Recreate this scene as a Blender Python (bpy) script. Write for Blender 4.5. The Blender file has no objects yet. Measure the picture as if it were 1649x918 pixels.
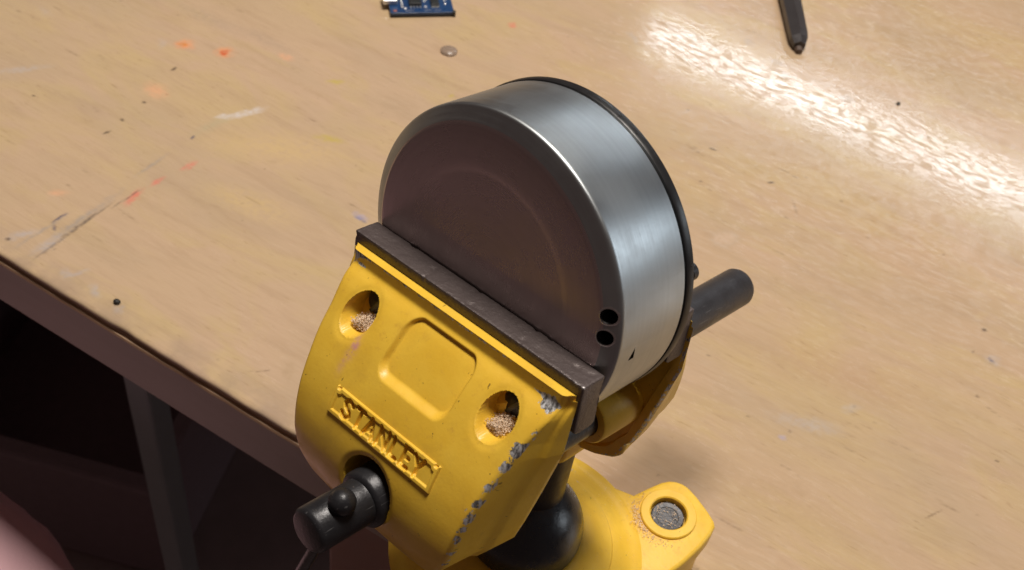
import bpy, bmesh, math, random
import numpy as np
from mathutils import Matrix, Vector, noise as mnoise
random.seed(7); np.random.seed(7)
MM = 0.001
sc = bpy.context.scene
col = sc.collection
R = math.radians

# ------------------------------------------------------------------ camera
cam_d = bpy.data.cameras.new('camera'); cam = bpy.data.objects.new('camera', cam_d); col.objects.link(cam)
CM = ((0.845313, 0.446545, -0.293333), (0.523979, -0.585650, 0.618433), (0.104367, -0.676470, -0.729037))
cm = Matrix([[CM[i][0], -CM[i][1], -CM[i][2], (0, 0, 345 * MM)[i]] for i in range(3)] + [[0, 0, 0, 1]])
cam.matrix_world = cm
cam_d.sensor_width = 36; cam_d.lens = 36 * 1900.6 / 1649
cam_d.clip_start = 0.01; cam_d.clip_end = 50
cam_d.dof.use_dof = True; cam_d.dof.focus_distance = 0.300; cam_d.dof.aperture_fstop = 32
sc.camera = cam

# ------------------------------------------------------------------ light (indoor workshop: one tube fixture whose glare lies on the bench, one ceiling panel overhead, plus an added side fill)
w = bpy.data.worlds.new('World'); sc.world = w; w.use_nodes = True
w.node_tree.nodes['Background'].inputs['Color'].default_value = (1.0, 0.66, 0.58, 1)
w.node_tree.nodes['Background'].inputs['Strength'].default_value = 0.065

def area(name, loc, sx, sy, power, color, rot=(0, 0, 0)):
    l = bpy.data.lights.new(name, 'AREA'); l.shape = 'RECTANGLE'; l.size = sx; l.size_y = sy
    l.energy = power; l.color = color
    o = bpy.data.objects.new(name, l); col.objects.link(o); o.location = loc; o.rotation_euler = rot
    return o
area('tube_lamp_light', (-0.09, 2.46, 1.40), 1.60, 0.065, 8, (0.88, 0.95, 1.0), (R(-25), 0, 0))
area('ceiling_panel_light', (-0.17, 0.60, 1.9), 0.7, 0.38, 42, (1.0, 0.92, 0.83))
area('side_fill_light', (2.6, 1.7, 1.0), 1.0, 0.8, 12, (0.84, 0.93, 1.0), Vector((-2.6, -1.5, -0.9)).to_track_quat('-Z', 'Y').to_euler())  # added soft fill that brightens the steel side; no window is seen there

vs = sc.view_settings
vs.view_transform = 'Standard'; vs.look = 'None'; vs.gamma = 1; vs.exposure = 0; vs.use_curve_mapping = False

# ------------------------------------------------------------------ helpers
def link(o, parent=None, **props):
    col.objects.link(o)
    if parent is not None: o.parent = parent
    for k, v in props.items(): o[k] = v
    return o

def obj(name, me, mat, parent=None, smooth=None, **props):
    if isinstance(me, bmesh.types.BMesh):
        m = bpy.data.meshes.new(name); me.normal_update(); me.to_mesh(m); me.free(); me = m
    o = bpy.data.objects.new(name, me)
    if mat is not None:
        me.materials.clear(); me.materials.append(mat)
    if smooth is not None:
        me.shade_smooth() if smooth >= 180 else shade_auto(me, smooth)
    return link(o, parent, **props)

def shade_auto(me, deg):
    me.shade_smooth()
    bm = bmesh.new(); bm.from_mesh(me)
    for e in bm.edges:
        if len(e.link_faces) == 2 and e.calc_face_angle(0) > R(deg): e.smooth = False
    bm.to_mesh(me); bm.free()

def empty(name, loc=(0, 0, 0), **props):
    o = bpy.data.objects.new(name, None); o.empty_display_size = 0.01; o.location = loc
    return link(o, None, **props)

def bm_box(bm, x0, x1, y0, y1, z0, z1, bevel=0, seg=2, mat=None):
    r = bmesh.ops.create_cube(bm, size=1)
    vs_ = r['verts']
    for v in vs_:
        v.co = Vector(((x0 + x1) / 2 + v.co.x * (x1 - x0), (y0 + y1) / 2 + v.co.y * (y1 - y0), (z0 + z1) / 2 + v.co.z * (z1 - z0)))
    if bevel:
        es = list({e for v in vs_ for e in v.link_edges})
        r = bmesh.ops.bevel(bm, geom=es, offset=bevel, segments=seg, affect='EDGES', profile=0.5)
    return vs_

def lathe(profile, axis='z', n=96, center=(0, 0, 0), bm=None, cap=True):
    """profile: list of (r, h). h runs along axis."""
    bm = bm or bmesh.new()
    rings = []
    for r, h in profile:
        ring = []
        if r < 1e-6:
            ring = [bm.verts.new(ax(0, 0, h, axis, center))]
        else:
            for i in range(n):
                a = 2 * math.pi * i / n
                ring.append(bm.verts.new(ax(r * math.cos(a), r * math.sin(a), h, axis, center)))
        rings.append(ring)
    for A, B in zip(rings[:-1], rings[1:]):
        for i in range(n):
            j = (i + 1) % n
            if len(A) == 1 and len(B) == 1: continue
            if len(A) == 1: bm.faces.new((A[0], B[i], B[j]))
            elif len(B) == 1: bm.faces.new((A[i], A[j], B[0]))
            else: bm.faces.new((A[i], A[j], B[j], B[i]))
    if cap:
        for rg in (rings[0], rings[-1]):
            if len(rg) > 1: bm.faces.new(rg)
    bmesh.ops.recalc_face_normals(bm, faces=bm.faces[:])
    return bm

def ax(a, b, h, axis, c):
    if axis == 'z': p = (a, b, h)
    elif axis == 'y': p = (a, h, b)
    else: p = (h, a, b)
    return Vector((p[0] + c[0], p[1] + c[1], p[2] + c[2]))

def scale_bm(bm, s=MM):
    bmesh.ops.scale(bm, vec=(s, s, s), verts=bm.verts[:]); return bm

# ------------------------------------------------------------------ materials
class NT:
    def __init__(s, name):
        s.m = bpy.data.materials.new(name); s.m.use_nodes = True; s.t = s.m.node_tree
        s.b = s.t.nodes['Principled BSDF']
    def n(s, typ, **kw):
        nd = s.t.nodes.new(typ)
        for k, v in kw.items():
            if k == 'ins':
                for kk, vv in v.items(): s.set(nd.inputs[kk], vv)
            else: setattr(nd, k, v)
        return nd
    def set(s, inp, v):
        if isinstance(v, bpy.types.NodeSocket): s.t.links.new(v, inp)
        else: inp.default_value = v
    def coord(s): return s.n('ShaderNodeTexCoord').outputs['Object']
    def mapping(s, vec, loc=(0, 0, 0), rot=(0, 0, 0), scale=(1, 1, 1), typ='POINT'):
        return s.n('ShaderNodeMapping', vector_type=typ, ins={'Vector': vec, 'Location': loc, 'Rotation': rot, 'Scale': scale}).outputs[0]
    def noise(s, vec, scale, detail=4, rough=0.55, dist=0.0, col=False):
        nd = s.n('ShaderNodeTexNoise', ins={'Vector': vec, 'Scale': scale, 'Detail': detail, 'Roughness': rough, 'Distortion': dist})
        return nd.outputs['Color' if col else 0]
    def mr(s, v, a, b, c=0.0, d=1.0, smooth=False):
        return s.n('ShaderNodeMapRange', interpolation_type='SMOOTHSTEP' if smooth else 'LINEAR', ins={0: v, 1: a, 2: b, 3: c, 4: d}).outputs[0]
    def math(s, op, a, b=0.0):
        return s.n('ShaderNodeMath', operation=op, ins={0: a, 1: b}).outputs[0]
    def mix(s, f, a, b, blend='MIX'):
        nd = s.n('ShaderNodeMix', data_type='RGBA', blend_type=blend)
        s.set(nd.inputs[0], f); s.set(nd.inputs[6], a); s.set(nd.inputs[7], b)
        return nd.outputs[2]
    def bump(s, h, strength, dist, normal=None):
        nd = s.n('ShaderNodeBump', ins={'Height': h, 'Strength': strength, 'Distance': dist})
        if normal is not None: s.set(nd.inputs['Normal'], normal)
        return nd.outputs[0]
    def out(s, **kw):
        for k, v in kw.items(): s.set(s.b.inputs[k.replace('_', ' ')], v)
        return s.m

def srgb(r, g, b):
    f = lambda c: (c / 255 / 12.92) if c <= 10.31 else ((c / 255 + 0.055) / 1.055) ** 2.4
    return (f(r), f(g), f(b), 1)

def simple(name, c, rough=0.5, metal=0.0, bump=0.0, bscale=400, var=0.15, spec=0.5):
    N = NT(name); co = N.coord()
    n1 = N.noise(co, bscale * 0.25, 5)
    dark = tuple(x * (1 - var) for x in c[:3]) + (1,); lite = tuple(min(1, x * (1 + var)) for x in c[:3]) + (1,)
    base = N.mix(n1, dark, lite)
    kw = dict(Base_Color=base, Roughness=N.mr(N.noise(co, bscale * 0.5, 4), 0.3, 0.7, rough - 0.06, rough + 0.08), Metallic=metal)
    if bump: kw['Normal'] = N.bump(N.noise(co, bscale, 6), bump, 0.0004)
    m = N.out(**kw); N.b.inputs['Specular IOR Level'].default_value = spec
    return m

def yellow_paint(name='yellow_paint'):
    N = NT(name); co = N.coord()
    wear = N.n('ShaderNodeAttribute', attribute_name='wear').outputs['Fac']
    pink = N.n('ShaderNodeAttribute', attribute_name='smudge').outputs['Fac']
    big = N.noise(co, 90, 4)
    base = N.mix(N.mr(big, 0.35, 0.65), (0.81, 0.495, 0.042, 1), (0.87, 0.56, 0.058, 1))
    base = N.mix(N.mr(N.noise(co, 420, 5, 0.7), 0.58, 0.75), base, (0.72, 0.43, 0.05, 1))
    base = N.mix(N.math('MULTIPLY', pink, N.mr(N.noise(co, 700, 4, .7), 0.35, 0.6)), base, (0.62, 0.26, 0.36, 1))
    # small dark scratches and specks
    st = N.mapping(co, rot=(0.3, 0.5, 0.9), scale=(1, 0.18, 1))
    sp = N.mr(N.noise(st, 700, 3, 0.6), 0.70, 0.73)
    base = N.mix(N.mr(N.noise(co, 55, 5, 0.7), 0.52, 0.72, 0, 0.35), base, (0.50, 0.30, 0.05, 1))
    base = N.mix(N.math('MULTIPLY', sp, 0.75), base, (0.10, 0.06, 0.02, 1))
    # chips: noise compared with wear amount
    ns = N.math('MULTIPLY_ADD', N.noise(co, 330, 6, 0.72), 1.0)
    ns = N.noise(co, 480, 7, 0.78)
    stretch = N.noise(N.mapping(co, rot=(0, R(35), R(20)), scale=(1, 1, 0.22)), 1300, 4, 0.6)
    chip = N.math('ADD', N.math('MULTIPLY', ns, 0.7), N.math('MULTIPLY', stretch, 0.3))
    amt = N.math('SUBTRACT', N.math('ADD', chip, wear), 1.0)
    mask = N.mr(amt, -0.015, 0.01)
    edge = N.math('MULTIPLY', N.mr(amt, -0.05, -0.015), N.math('SUBTRACT', 1.0, mask))
    base = N.mix(N.math('MULTIPLY', edge, 0.45), base, (0.85, 0.55, 0.12, 1))
    metalc = N.mix(N.mr(stretch, 0.42, 0.58), (0.13, 0.125, 0.12, 1), (0.62, 0.62, 0.63, 1))
    colr = N.mix(mask, base, metalc)
    hb = N.math('ADD', N.math('MULTIPLY', mask, -0.6), N.math('MULTIPLY', N.noise(co, 1100, 4, 0.65), 0.22))
    hb = N.math('ADD', hb, N.math('MULTIPLY', stretch, N.math('MULTIPLY', mask, 0.6)))
    nrm = N.bump(hb, 0.55, 0.00035)
    return N.out(Base_Color=colr, Metallic=N.math('MULTIPLY', mask, 0.4), Roughness=N.mr(N.noise(co, 260, 4, 0.6), 0.3, 0.7, 0.32, 0.46), Normal=nrm)
YEL = yellow_paint()

def scuffed(name, c, rough, metal):
    N = NT(name); co = N.coord()
    n1 = N.noise(co, 120, 6, 0.65); sc1 = N.noise(N.mapping(co, rot=(R(30), R(20), 0), scale=(1, 0.08, 1)), 1600, 2, 0.5)
    sm = N.mr(sc1, 0.66, 0.72, 0, 0.6)
    dk = tuple(v * 0.7 for v in c) + (1,); lt = tuple(v * 1.5 for v in c) + (1,)
    base = N.mix(n1, dk, lt); base = N.mix(sm, base, (0.16, 0.16, 0.165, 1))
    sp = N.mr(N.noise(co, 800, 4, 0.7), 0.68, 0.72); base = N.mix(N.math('MULTIPLY', sp, 0.5), base, (0.25, 0.22, 0.20, 1))
    return N.out(Base_Color=base, Metallic=metal, Roughness=N.mr(n1, 0.3, 0.7, rough - 0.08, rough + 0.10), Normal=N.bump(N.noise(co, 900, 6), 0.25, 0.0004))
BLACK_STEEL = scuffed('black_steel', (0.022, 0.022, 0.025), 0.38, 0.35)
BALL_BLACK = simple('black_enamel_ball', (0.014, 0.020, 0.026), 0.30, 0.0, 0.25, 500, spec=0.7)
STEM_MAT = simple('dark_stem_steel', (0.035, 0.028, 0.024), 0.40, 0.5, 0.2, 600)
BOLT = scuffed('grey_bolt', (0.085, 0.085, 0.09), 0.42, 0.5)
BAR_MAT = scuffed('dark_grey_bar', (0.050, 0.050, 0.056), 0.42, 0.5)
PLASTIC_AND_RECESS_SHADE = simple('black_plastic_and_recess_shade', (0.012, 0.012, 0.013), 0.32, 0.0, 0.1, 500)

def jaw_steel():
    N = NT('dark_jaw_steel'); co = N.coord()
    wear = N.n('ShaderNodeAttribute', attribute_name='wear').outputs['Fac']
    base = N.mix(N.noise(co, 150, 6, 0.65), (0.060, 0.046, 0.045, 1), (0.135, 0.108, 0.104, 1))
    sp = N.noise(co, 1500, 3, 0.6)
    m = N.mr(N.math('ADD', N.math('MULTIPLY', sp, 0.9), wear), 0.86, 0.93)
    base = N.mix(m, base, (0.45, 0.42, 0.42, 1))
    h = N.math('ADD', N.noise(co, 420, 6, 0.7), N.math('MULTIPLY', sp, 0.4))
    return N.out(Base_Color=base, Metallic=0.3, Roughness=N.mr(sp, 0.3, 0.7, 0.5, 0.34), Normal=N.bump(h, 0.55, 0.0004))
JAW_STEEL = jaw_steel()

RIM = simple('burr_steel', (0.62, 0.62, 0.62), 0.25, 1.0, 0.2, 800)
def brushed(name, cyl):
    N = NT(name); co = N.coord()
    if cyl:  # streaks run round the cylinder (y is its axis): vary along y only
        v = N.mapping(co, scale=(6, 900, 6))
        v2 = N.mapping(co, scale=(30, 3000, 30))
    else:    # turned face: vary with the radius
        sep = N.n('ShaderNodeSeparateXYZ', ins={0: co})
        r = N.n('ShaderNodeMath', operation='SQRT', ins={0: N.math('ADD', N.math('POWER', sep.outputs[0], 2), N.math('POWER', sep.outputs[2], 2))}).outputs[0]
        cb = N.n('ShaderNodeCombineXYZ', ins={0: r, 1: 0.0, 2: 0.0}).outputs[0]
        v = N.mapping(cb, scale=(700, 1, 1)); v2 = N.mapping(cb, scale=(2500, 1, 1))
    s1 = N.noise(v, 1, 5, 0.6); s2 = N.noise(v2, 1, 3, 0.6)
    cloud = N.noise(co, 70, 4, 0.6)
    c = N.mix(s1, *(((0.335, 0.365, 0.38, 1), (0.44, 0.47, 0.485, 1)) if cyl else ((0.56, 0.47, 0.475, 1), (0.68, 0.58, 0.585, 1))))  # face steel tinted red in place of a reddish reflection
    c = N.mix(N.mr(cloud, 0.3, 0.75, 0, 0.35), c, (0.30, 0.30, 0.30, 1))
    rough = N.math('ADD', N.mr(s2, 0.3, 0.7, *((0.34, 0.42) if cyl else (0.24, 0.32))), N.mr(cloud, 0.3, 0.7, -0.05, 0.08))
    tan = N.n('ShaderNodeTangent', direction_type='RADIAL', axis='Y').outputs[0]
    scr = N.noise(N.mapping(co, rot=(0, R(20), 0), scale=(1, 1, 0.05)), 1800, 2)
    h = N.math('ADD', N.math('MULTIPLY', s2, 0.6), N.math('MULTIPLY', N.mr(scr, 0.64, 0.70), 0.6))
    m = N.out(Base_Color=c, Metallic=1.0, Roughness=rough, Normal=N.bump(h, 0.10, 0.0001), Anisotropic=0.35, Tangent=tan)
    return m
STEEL_SIDE = brushed('brushed_steel_side', True)
STEEL_FACE = brushed('turned_steel_face', False)

# ------------------------------------------------------------------ table material
def table_material():
    N = NT('plywood_bench_top'); co = N.coord()
    wob = N.noise(co, 18, 3, col=True)
    add = N.n('ShaderNodeVectorMath', operation='MULTIPLY_ADD', ins={0: wob, 1: (0.012, 0.006, 0), 2: co}).outputs[0]
    fine_wob = N.noise(co, 260, 4, 0.6, col=True)
    cs = N.n('ShaderNodeVectorMath', operation='MULTIPLY_ADD', ins={0: fine_wob, 1: (0.005, 0.005, 0), 2: N.n('ShaderNodeVectorMath', operation='SUBTRACT', ins={0: co, 1: (0.0025, 0.0025, 0)}).outputs[0]}).outputs[0]
    # colour patches, long grain, fine fibres
    patch = N.noise(N.mapping(add, scale=(1, 2.0, 1)), 9, 4, 0.55, 0.6)
    patch2 = N.noise(N.mapping(add, loc=(3.1, 1.7, 0), scale=(1, 2.6, 1)), 16, 5, 0.6, 0.8)
    grain = N.noise(N.mapping(add, rot=(0, 0, R(-2)), scale=(1, 7, 1)), 19, 7, 0.68, 0.4)
    fibre = N.noise(N.mapping(add, scale=(1, 14, 1)), 70, 5, 0.7)
    fleck = N.noise(N.mapping(add, rot=(0, 0, R(3)), scale=(1, 7, 1)), 120, 3, 0.55)
    tan_ = (0.505, 0.366, 0.232, 1)
    c = N.mix(N.mr(patch, 0.36, 0.66), tan_, (0.53, 0.375, 0.252, 1))
    c = N.mix(N.mr(patch2, 0.45, 0.66, 0, 0.9), c, (0.525, 0.388, 0.21, 1))
    c = N.mix(N.mr(N.noise(N.mapping(add, loc=(7, 2, 0), scale=(1, 2.2, 1)), 11, 4, 0.6), 0.47, 0.68, 0, 0.6), c, (0.45, 0.335, 0.225, 1))
    c = N.mix(N.mr(grain, 0.50, 0.68, 0, 0.30), c, (0.37, 0.25, 0.155, 1))
    c = N.mix(N.mr(fibre, 0.50, 0.72, 0, 0.24), c, (0.33, 0.215, 0.125, 1))
    c = N.mix(N.mr(fibre, 0.46, 0.28, 0, 0.22), c, (0.58, 0.43, 0.29, 1))
    c = N.mix(N.math('MULTIPLY', N.mr(fleck, 0.62, 0.72), N.mr(patch2, 0.4, 0.6, 0.1, 0.55)), c, (0.30, 0.185, 0.10, 1))
    at = N.n('ShaderNodeAttribute', attribute_name='stain')
    c = N.mix(at.outputs['Alpha'], c, at.outputs['Color'])
    # dirt along the front edge and small rubbed marks
    sep = N.n('ShaderNodeSeparateXYZ', ins={0: cs})
    ed = N.math('MULTIPLY', N.mr(sep.outputs[1], 0.200, 0.186, 0, 1), N.mr(N.noise(co, 60, 5, .6), 0.42, 0.62, 0, .6))
    c = N.mix(ed, c, (0.33, 0.24, 0.18, 1))
    # fine relief of the varnish: ridges along the grain and little scratches
    h1 = N.noise(N.mapping(co, scale=(1, 3.2, 1)), 150, 5, 0.62)
    h2 = N.noise(N.mapping(co, rot=(0, 0, R(12)), scale=(1, 7, 1)), 330, 3, 0.55)
    h3 = N.noise(N.mapping(co, rot=(0, 0, R(-28)), scale=(1, 16, 1)), 260, 2, 0.5)
    h4 = N.noise(N.mapping(add, rot=(0, 0, R(-4)), scale=(1, 3.2, 1)), 165, 4, 0.62)
    h = N.math('ADD', N.math('MULTIPLY', h1, 0.35), N.math('ADD', N.math('MULTIPLY', h4, 0.9), N.math('MULTIPLY', N.mr(h3, 0.60, 0.68), 0.2)))
    nrm = N.bump(h, 0.052, 0.00035)
    rs = N.noise(N.mapping(add, rot=(0, 0, R(-6)), scale=(1, 3.4, 1)), 130, 4, 0.65)
    rs2 = N.noise(N.mapping(co, rot=(0, 0, R(25)), scale=(1, 12, 1)), 150, 3, 0.6)
    rg = N.math('ADD', N.mr(N.math('ADD', N.math('MULTIPLY', rs, 0.7), N.math('MULTIPLY', rs2, 0.3)), 0.48, 0.57, 0.05, 0.25), N.mr(N.noise(co, 14, 4, 0.6), 0.35, 0.7, 0.0, 0.05))
    m = N.out(Base_Color=c, Roughness=rg, Normal=nrm)
    N.b.inputs['Specular IOR Level'].default_value = 0.5
    return m
# marks, paint drops, ink and dirt on the bench top: colour and strength stored on the fine grid of the top
def stain_list():
    stains = []
    def S(col_, strength, lst, soft=0.0):
        for (x, y, a, rx, ry) in lst: stains.append((x, y, a, rx, ry, col_, strength, soft))
    # wood: a darker growth-ring band and the grey worn band
    S((0.36, 0.275, 0.20, 1), 0.38, [(-352, 352, 2, 32, 6), (-317, 356.6, 0, 24, 4.5), (-395, 350, 4, 22, 5)], 1)
    S((0.43, 0.30, 0.18, 1), 0.35, [(-60, 440, -3, 120, 5), (-15, 262, 2, 75, 12), (-290, 340, 0, 60, 2.5), (-240, 385, 2, 70, 2)], 1)
    S((0.44, 0.27, 0.16, 1), 0.3, [(-15, 330, 10, 50, 16)], 1)
    S((0.46, 0.42, 0.40, 1), 0.5, [(-386, 270, 52, 16, 3), (-1.8, 317, 51, 6, 2.6), (-13, 300, 20, 18, 5)], 1)
    S((0.62, 0.45, 0.20, 1), 0.45, [(-262, 300, 30, 40, 14), (-250, 265, 10, 28, 10)], 1)
    S((0.90, 0.30, 0.10, 1), 0.62, [(-344.2, 329.8, 34, 5.8, 5.0), (-326.3, 336.8, 68, 5.4, 5.2)], 1)
    S((0.60, 0.20, 0.03, 1), 0.85, [(-345.0, 329.3, 34, 2.2, 2.0)], 0.5)
    S((0.55, 0.09, 0.03, 1), 0.85, [(-326.0, 336.5, 105, 2.9, 2.0)], 0.5)
    S((0.85, 0.40, 0.22, 1), 0.45, [(-330.8, 296.2, -14, 9, 6), (-314.2, 223.0, 38, 5.5, 2.6), (-302, 352, 10, 5, 3)], 1)
    S((0.72, 0.15, 0.12, 1), 0.70, [(-289.6, 239.8, 94, 7.4, 2.2), (-288.6, 251.8, 90, 4.8, 1.9), (-285.2, 267.6, 81, 5.0, 2.0), (-232.4, 444.6, 40, 3.0, 2.6)], 1)
    S((0.50, 0.40, 0.06, 1), 0.60, [(-272.8, 351.8, 34, 6.2, 2.4), (-225, 378, 60, 2, 2), (-250, 318, 20, 9, 3)], 1)
    S((0.44, 0.38, 0.24, 1), 0.55, [(-295.5, 293.0, 79, 13.5, 3.8)], 1)
    S((0.64, 0.60, 0.60, 1), 0.72, [(-289.7, 308.7, 61, 11.0, 2.8), (-296, 301, 61, 4, 2)], 0.7)
    S((0.17, 0.13, 0.10, 1), 0.90, [(-294.3, 210.4, 89, 22.5, 1.0), (-291, 238, 86, 9, 0.5)], 0.5)
    S((0.34, 0.29, 0.25, 1), 0.75, [(-296.4, 216.0, 89, 28, 2.2), (-303.5, 203, 85, 16, 1.2), (-297.5, 258, 88, 12, 1.2)], 1)
    S((0.44, 0.41, 0.42, 1), 0.60, [(37.4, 375.2, 6, 3.8, 3.4), (-251.4, 191.5, 0, 3, 2.5), (-296.6, 200.4, 85, 9, 3.0), (-279.5, 192.8, -34, 4.6, 2.4), (-276, 196, 60, 5, 1.5), (-264.4, 192.9, -32, 5, 2.4), (-308, 198, 60, 7, 3)], 1)
    S((0.08, 0.08, 0.14, 1), 0.85, [(-303.4, 213.0, 89, 5.0, 0.62), (-301.0, 207.6, -36, 2.3, 0.8), (-296.3, 282, 98, 1.7, 0.8), (37.2, 375.3, -19, 1.9, 1.2), (-209, 286, -5, 3.6, 1.1)], 0.5)
    S((0.40, 0.36, 0.48, 1), 0.7, [(-18.2, 288.5, 9, 1.9, 1.5), (-210, 287, -5, 4.6, 2)], 1)
    S((0.07, 0.05, 0.04, 1), 0.85, [(-310.3, 192.6, 79, 1.3, 1.2), (-253.8, 193.4, 98, 1.5, 1.2), (-368.3, 260, -9, 0.8, 0.8), (-328.6, 286.6, -5, 1.1, 0.8), (-327.5, 272, -17, 1.1, 0.9), (-326.6, 261.8, 76, 2.2, 0.5), (-335.3, 312.6, 93, 2.2, 0.7), (-50, 513, -31, 1.3, 1.2), (-109.4, 422, 10, 1.9, 0.6), (-104, 398, 0, .6, .6), (30, 390, 0, 1.2, 1.0), (52, 383, 0, 1.4, 1.2), (-78, 418, 30, 2, .7)], 0.4)
    S((0.22, 0.14, 0.09, 1), 0.60, [(-74.8, 429.2, -6, 7.4, 0.3), (-62.8, 409.4, -55, 6.5, 0.3), (-16.3, 243.2, 2, 8.9, 0.3), (19.6, 311.7, 4, 4.6, 0.3), (-100.7, 370.5, -56, 3.2, 0.5), (-190, 200, 40, 5, 0.3), (40, 290, 60, 5, .35)], 0.5)
    S((0.47, 0.36, 0.26, 1), 0.65, [(-80.4, 371.4, 45, 7.4, 6.0)], 0.3)
    S((0.62, 0.46, 0.34, 1), 0.55, [(-80.4, 371.4, 45, 5.6, 4.4)], 0.6)
    S((0.42, 0.33, 0.25, 1), 0.65, [(-72, 500, 20, 5, 4), (-112, 505, 20, 4, 3.2), (-131, 512, 20, 3, 3), (-104, 498, 20, 3, 3), (63, 430, 0, 8, 5)], 0.4)
    S((0.62, 0.47, 0.34, 1), 0.7, [(63, 430, 0, 6, 3.4)], 0.6)
    rs_ = random.Random(21)
    for _ in range(230):
        x, y = rs_.uniform(-430, 90), rs_.uniform(188, 640); k = rs_.random()
        if k < .45: stains.append((x, y, rs_.uniform(-30, 30), rs_.uniform(.5, 1.1), rs_.uniform(.4, .7), (0.16, 0.11, 0.08), rs_.uniform(.3, .8), 0.5))
        elif k < .8: stains.append((x, y, rs_.uniform(-15, 15), rs_.uniform(2, 7), rs_.uniform(.3, .5), (0.26, 0.17, 0.10), rs_.uniform(.3, .6), 0.6))
        else: stains.append((x, y, rs_.uniform(-90, 90), rs_.uniform(3, 9), rs_.uniform(1.5, 4), rs_.choice([(0.46, 0.40, 0.36), (0.40, 0.28, 0.17), (0.56, 0.42, 0.22)]), rs_.uniform(.2, .5), 1))
    return stains
def vnoise(x, y, seed):
    rng = np.random.RandomState(seed); T = rng.rand(257, 257)
    xi = np.floor(x).astype(int); yi = np.floor(y).astype(int); fx = x - xi; fy = y - yi
    fx = fx * fx * (3 - 2 * fx); fy = fy * fy * (3 - 2 * fy)
    g = lambda i, j: T[(xi + i) % 256, (yi + j) % 256]
    return (g(0, 0) * (1 - fx) + g(1, 0) * fx) * (1 - fy) + (g(0, 1) * (1 - fx) + g(1, 1) * fx) * fy
def fbm(x, y, seed):
    return sum(vnoise(x * 2 ** k, y * 2 ** k, seed + k) * 0.5 ** k for k in range(4)) / 1.875
def stain_colors(X, Y):
    nx_ = (fbm(X / 2.2, Y / 2.2, 11) - .5) * 3.2; ny_ = (fbm(X / 2.2, Y / 2.2, 31) - .5) * 3.2
    C = np.zeros(X.shape + (3,)); A = np.zeros(X.shape)
    brk = fbm(X / 1.3, Y / 1.3, 71)
    for (x, y, a, rx, ry, c_, st, soft) in stain_list():
        k = min(1.0, ry / 2.2)
        m = max(rx, ry) * 1.6 + 2
        sel = (np.abs(X - x) < m) & (np.abs(Y - y) < m)
        if not sel.any(): continue
        px = X[sel] + nx_[sel] * k - x; py = Y[sel] + ny_[sel] * k - y
        ca, sa = math.cos(R(a)), math.sin(R(a))
        u = (px * ca + py * sa) / rx; v = (-px * sa + py * ca) / ry
        d = np.hypot(u, v); inner = 0.9 - 0.85 * soft
        f = np.clip((1.15 - d) / (1.15 - inner), 0, 1); f = f * f * (3 - 2 * f) * st
        f *= np.clip(0.55 + (brk[sel] - .35) * 1.9, 0.25, 1.0)
        cc = np.array(c_[:3]); A0 = A[sel]; C0 = C[sel]
        An = f + A0 * (1 - f)
        C[sel] = np.where(An[:, None] > 1e-5, (cc[None] * f[:, None] + C0 * (A0 * (1 - f))[:, None]) / np.maximum(An, 1e-5)[:, None], 0)
        A[sel] = An
    return C, A
TABLE = table_material()

def apron_mat():
    N = NT('bench_edge_board'); co = N.coord()
    g = N.noise(N.mapping(co, scale=(1, 6, 8)), 20, 6, 0.6)
    c = N.mix(g, (0.23, 0.195, 0.17, 1), (0.29, 0.245, 0.215, 1))
    return N.out(Base_Color=c, Roughness=0.55, Normal=N.bump(g, 0.2, 0.0005))
APRON = apron_mat()
PLY_DARK = simple('ply_edge_brown', (0.36, 0.22, 0.14), 0.6, 0, 0.4, 300, 0.35)
PLY_LIGHT = simple('ply_edge_pale', (0.50, 0.33, 0.20), 0.6, 0, 0.4, 300, 0.25)

# ================================================================== SETTING
bm = bmesh.new(); bm_box(bm, -3, 3, -3, 4, -0.80, -0.78)
N = NT('workshop_floor'); co = N.coord()
fl = N.mix(N.mr(N.noise(co, 5, 5, 0.6), 0.35, 0.65), (0.20, 0.15, 0.145, 1), (0.32, 0.23, 0.225, 1))
obj('floor', bm, N.out(Base_Color=fl, Roughness=0.6), kind='structure')

# ================================================================== WORKBENCH
bench = empty('workbench', (-0.1, 0.6, -0.78), label='wooden workbench with a stained pale plywood top and dark front edge', category='workbench')
def bench_part(name, bm, mat, **k):
    bmesh.ops.translate(bm, vec=(0.1, -0.6, 0.78), verts=bm.verts[:])
    return obj(name, bm, mat, bench, **k)
EY = 0.1853
# top sheet: object coordinates must equal world coordinates for the stain positions, so the mesh keeps world numbers and the part is offset back
def jag(x, s): return mnoise.noise(Vector((x * 90, s, 0.3))) * 0.0003 + max(0, mnoise.noise(Vector((x * 35, s + 9, 0))) - 0.45) * 0.0025
n = 900; x0, x1 = -1.2, 0.9
gx = np.concatenate([[-1200, -900, -650, -520], np.arange(-450, 100.1, 0.72), [150, 300, 600, 900]])
gy = np.concatenate([[0.0, 0.6, 1.6], np.arange(2.2, 490, 0.72), [510, 560, 700, 1000, 1415]])
jg = np.array([jag(x * MM, 1.0) for x in gx]) / MM
X = np.repeat(gx[:, None], len(gy), 1); Y = EY / MM + gy[None, :] + jg[:, None] * np.clip(1 - gy[None, :] / 6, 0, 1)
Z = np.zeros_like(X); Z[:, 0] = -0.9; Z[:, 1] = -0.22; Z[:, 2] = -0.03
C_, A_ = stain_colors(X, Y)
nv = X.size; nX, nY = X.shape
idx = np.arange(nv).reshape(nX, nY)
P = np.stack([X, Y, Z], -1).reshape(-1, 3)
low = P.reshape(nX, nY, 3)[:, 0].copy(); low[:, 2] = -2.6; low[:, 1] += 0.4; bk = low.copy(); bk[:, 1] = 1600
P = np.concatenate([P, low, bk]); lo = np.arange(nv, nv + nX); bi = np.arange(nv + nX, nv + 2 * nX)
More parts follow.
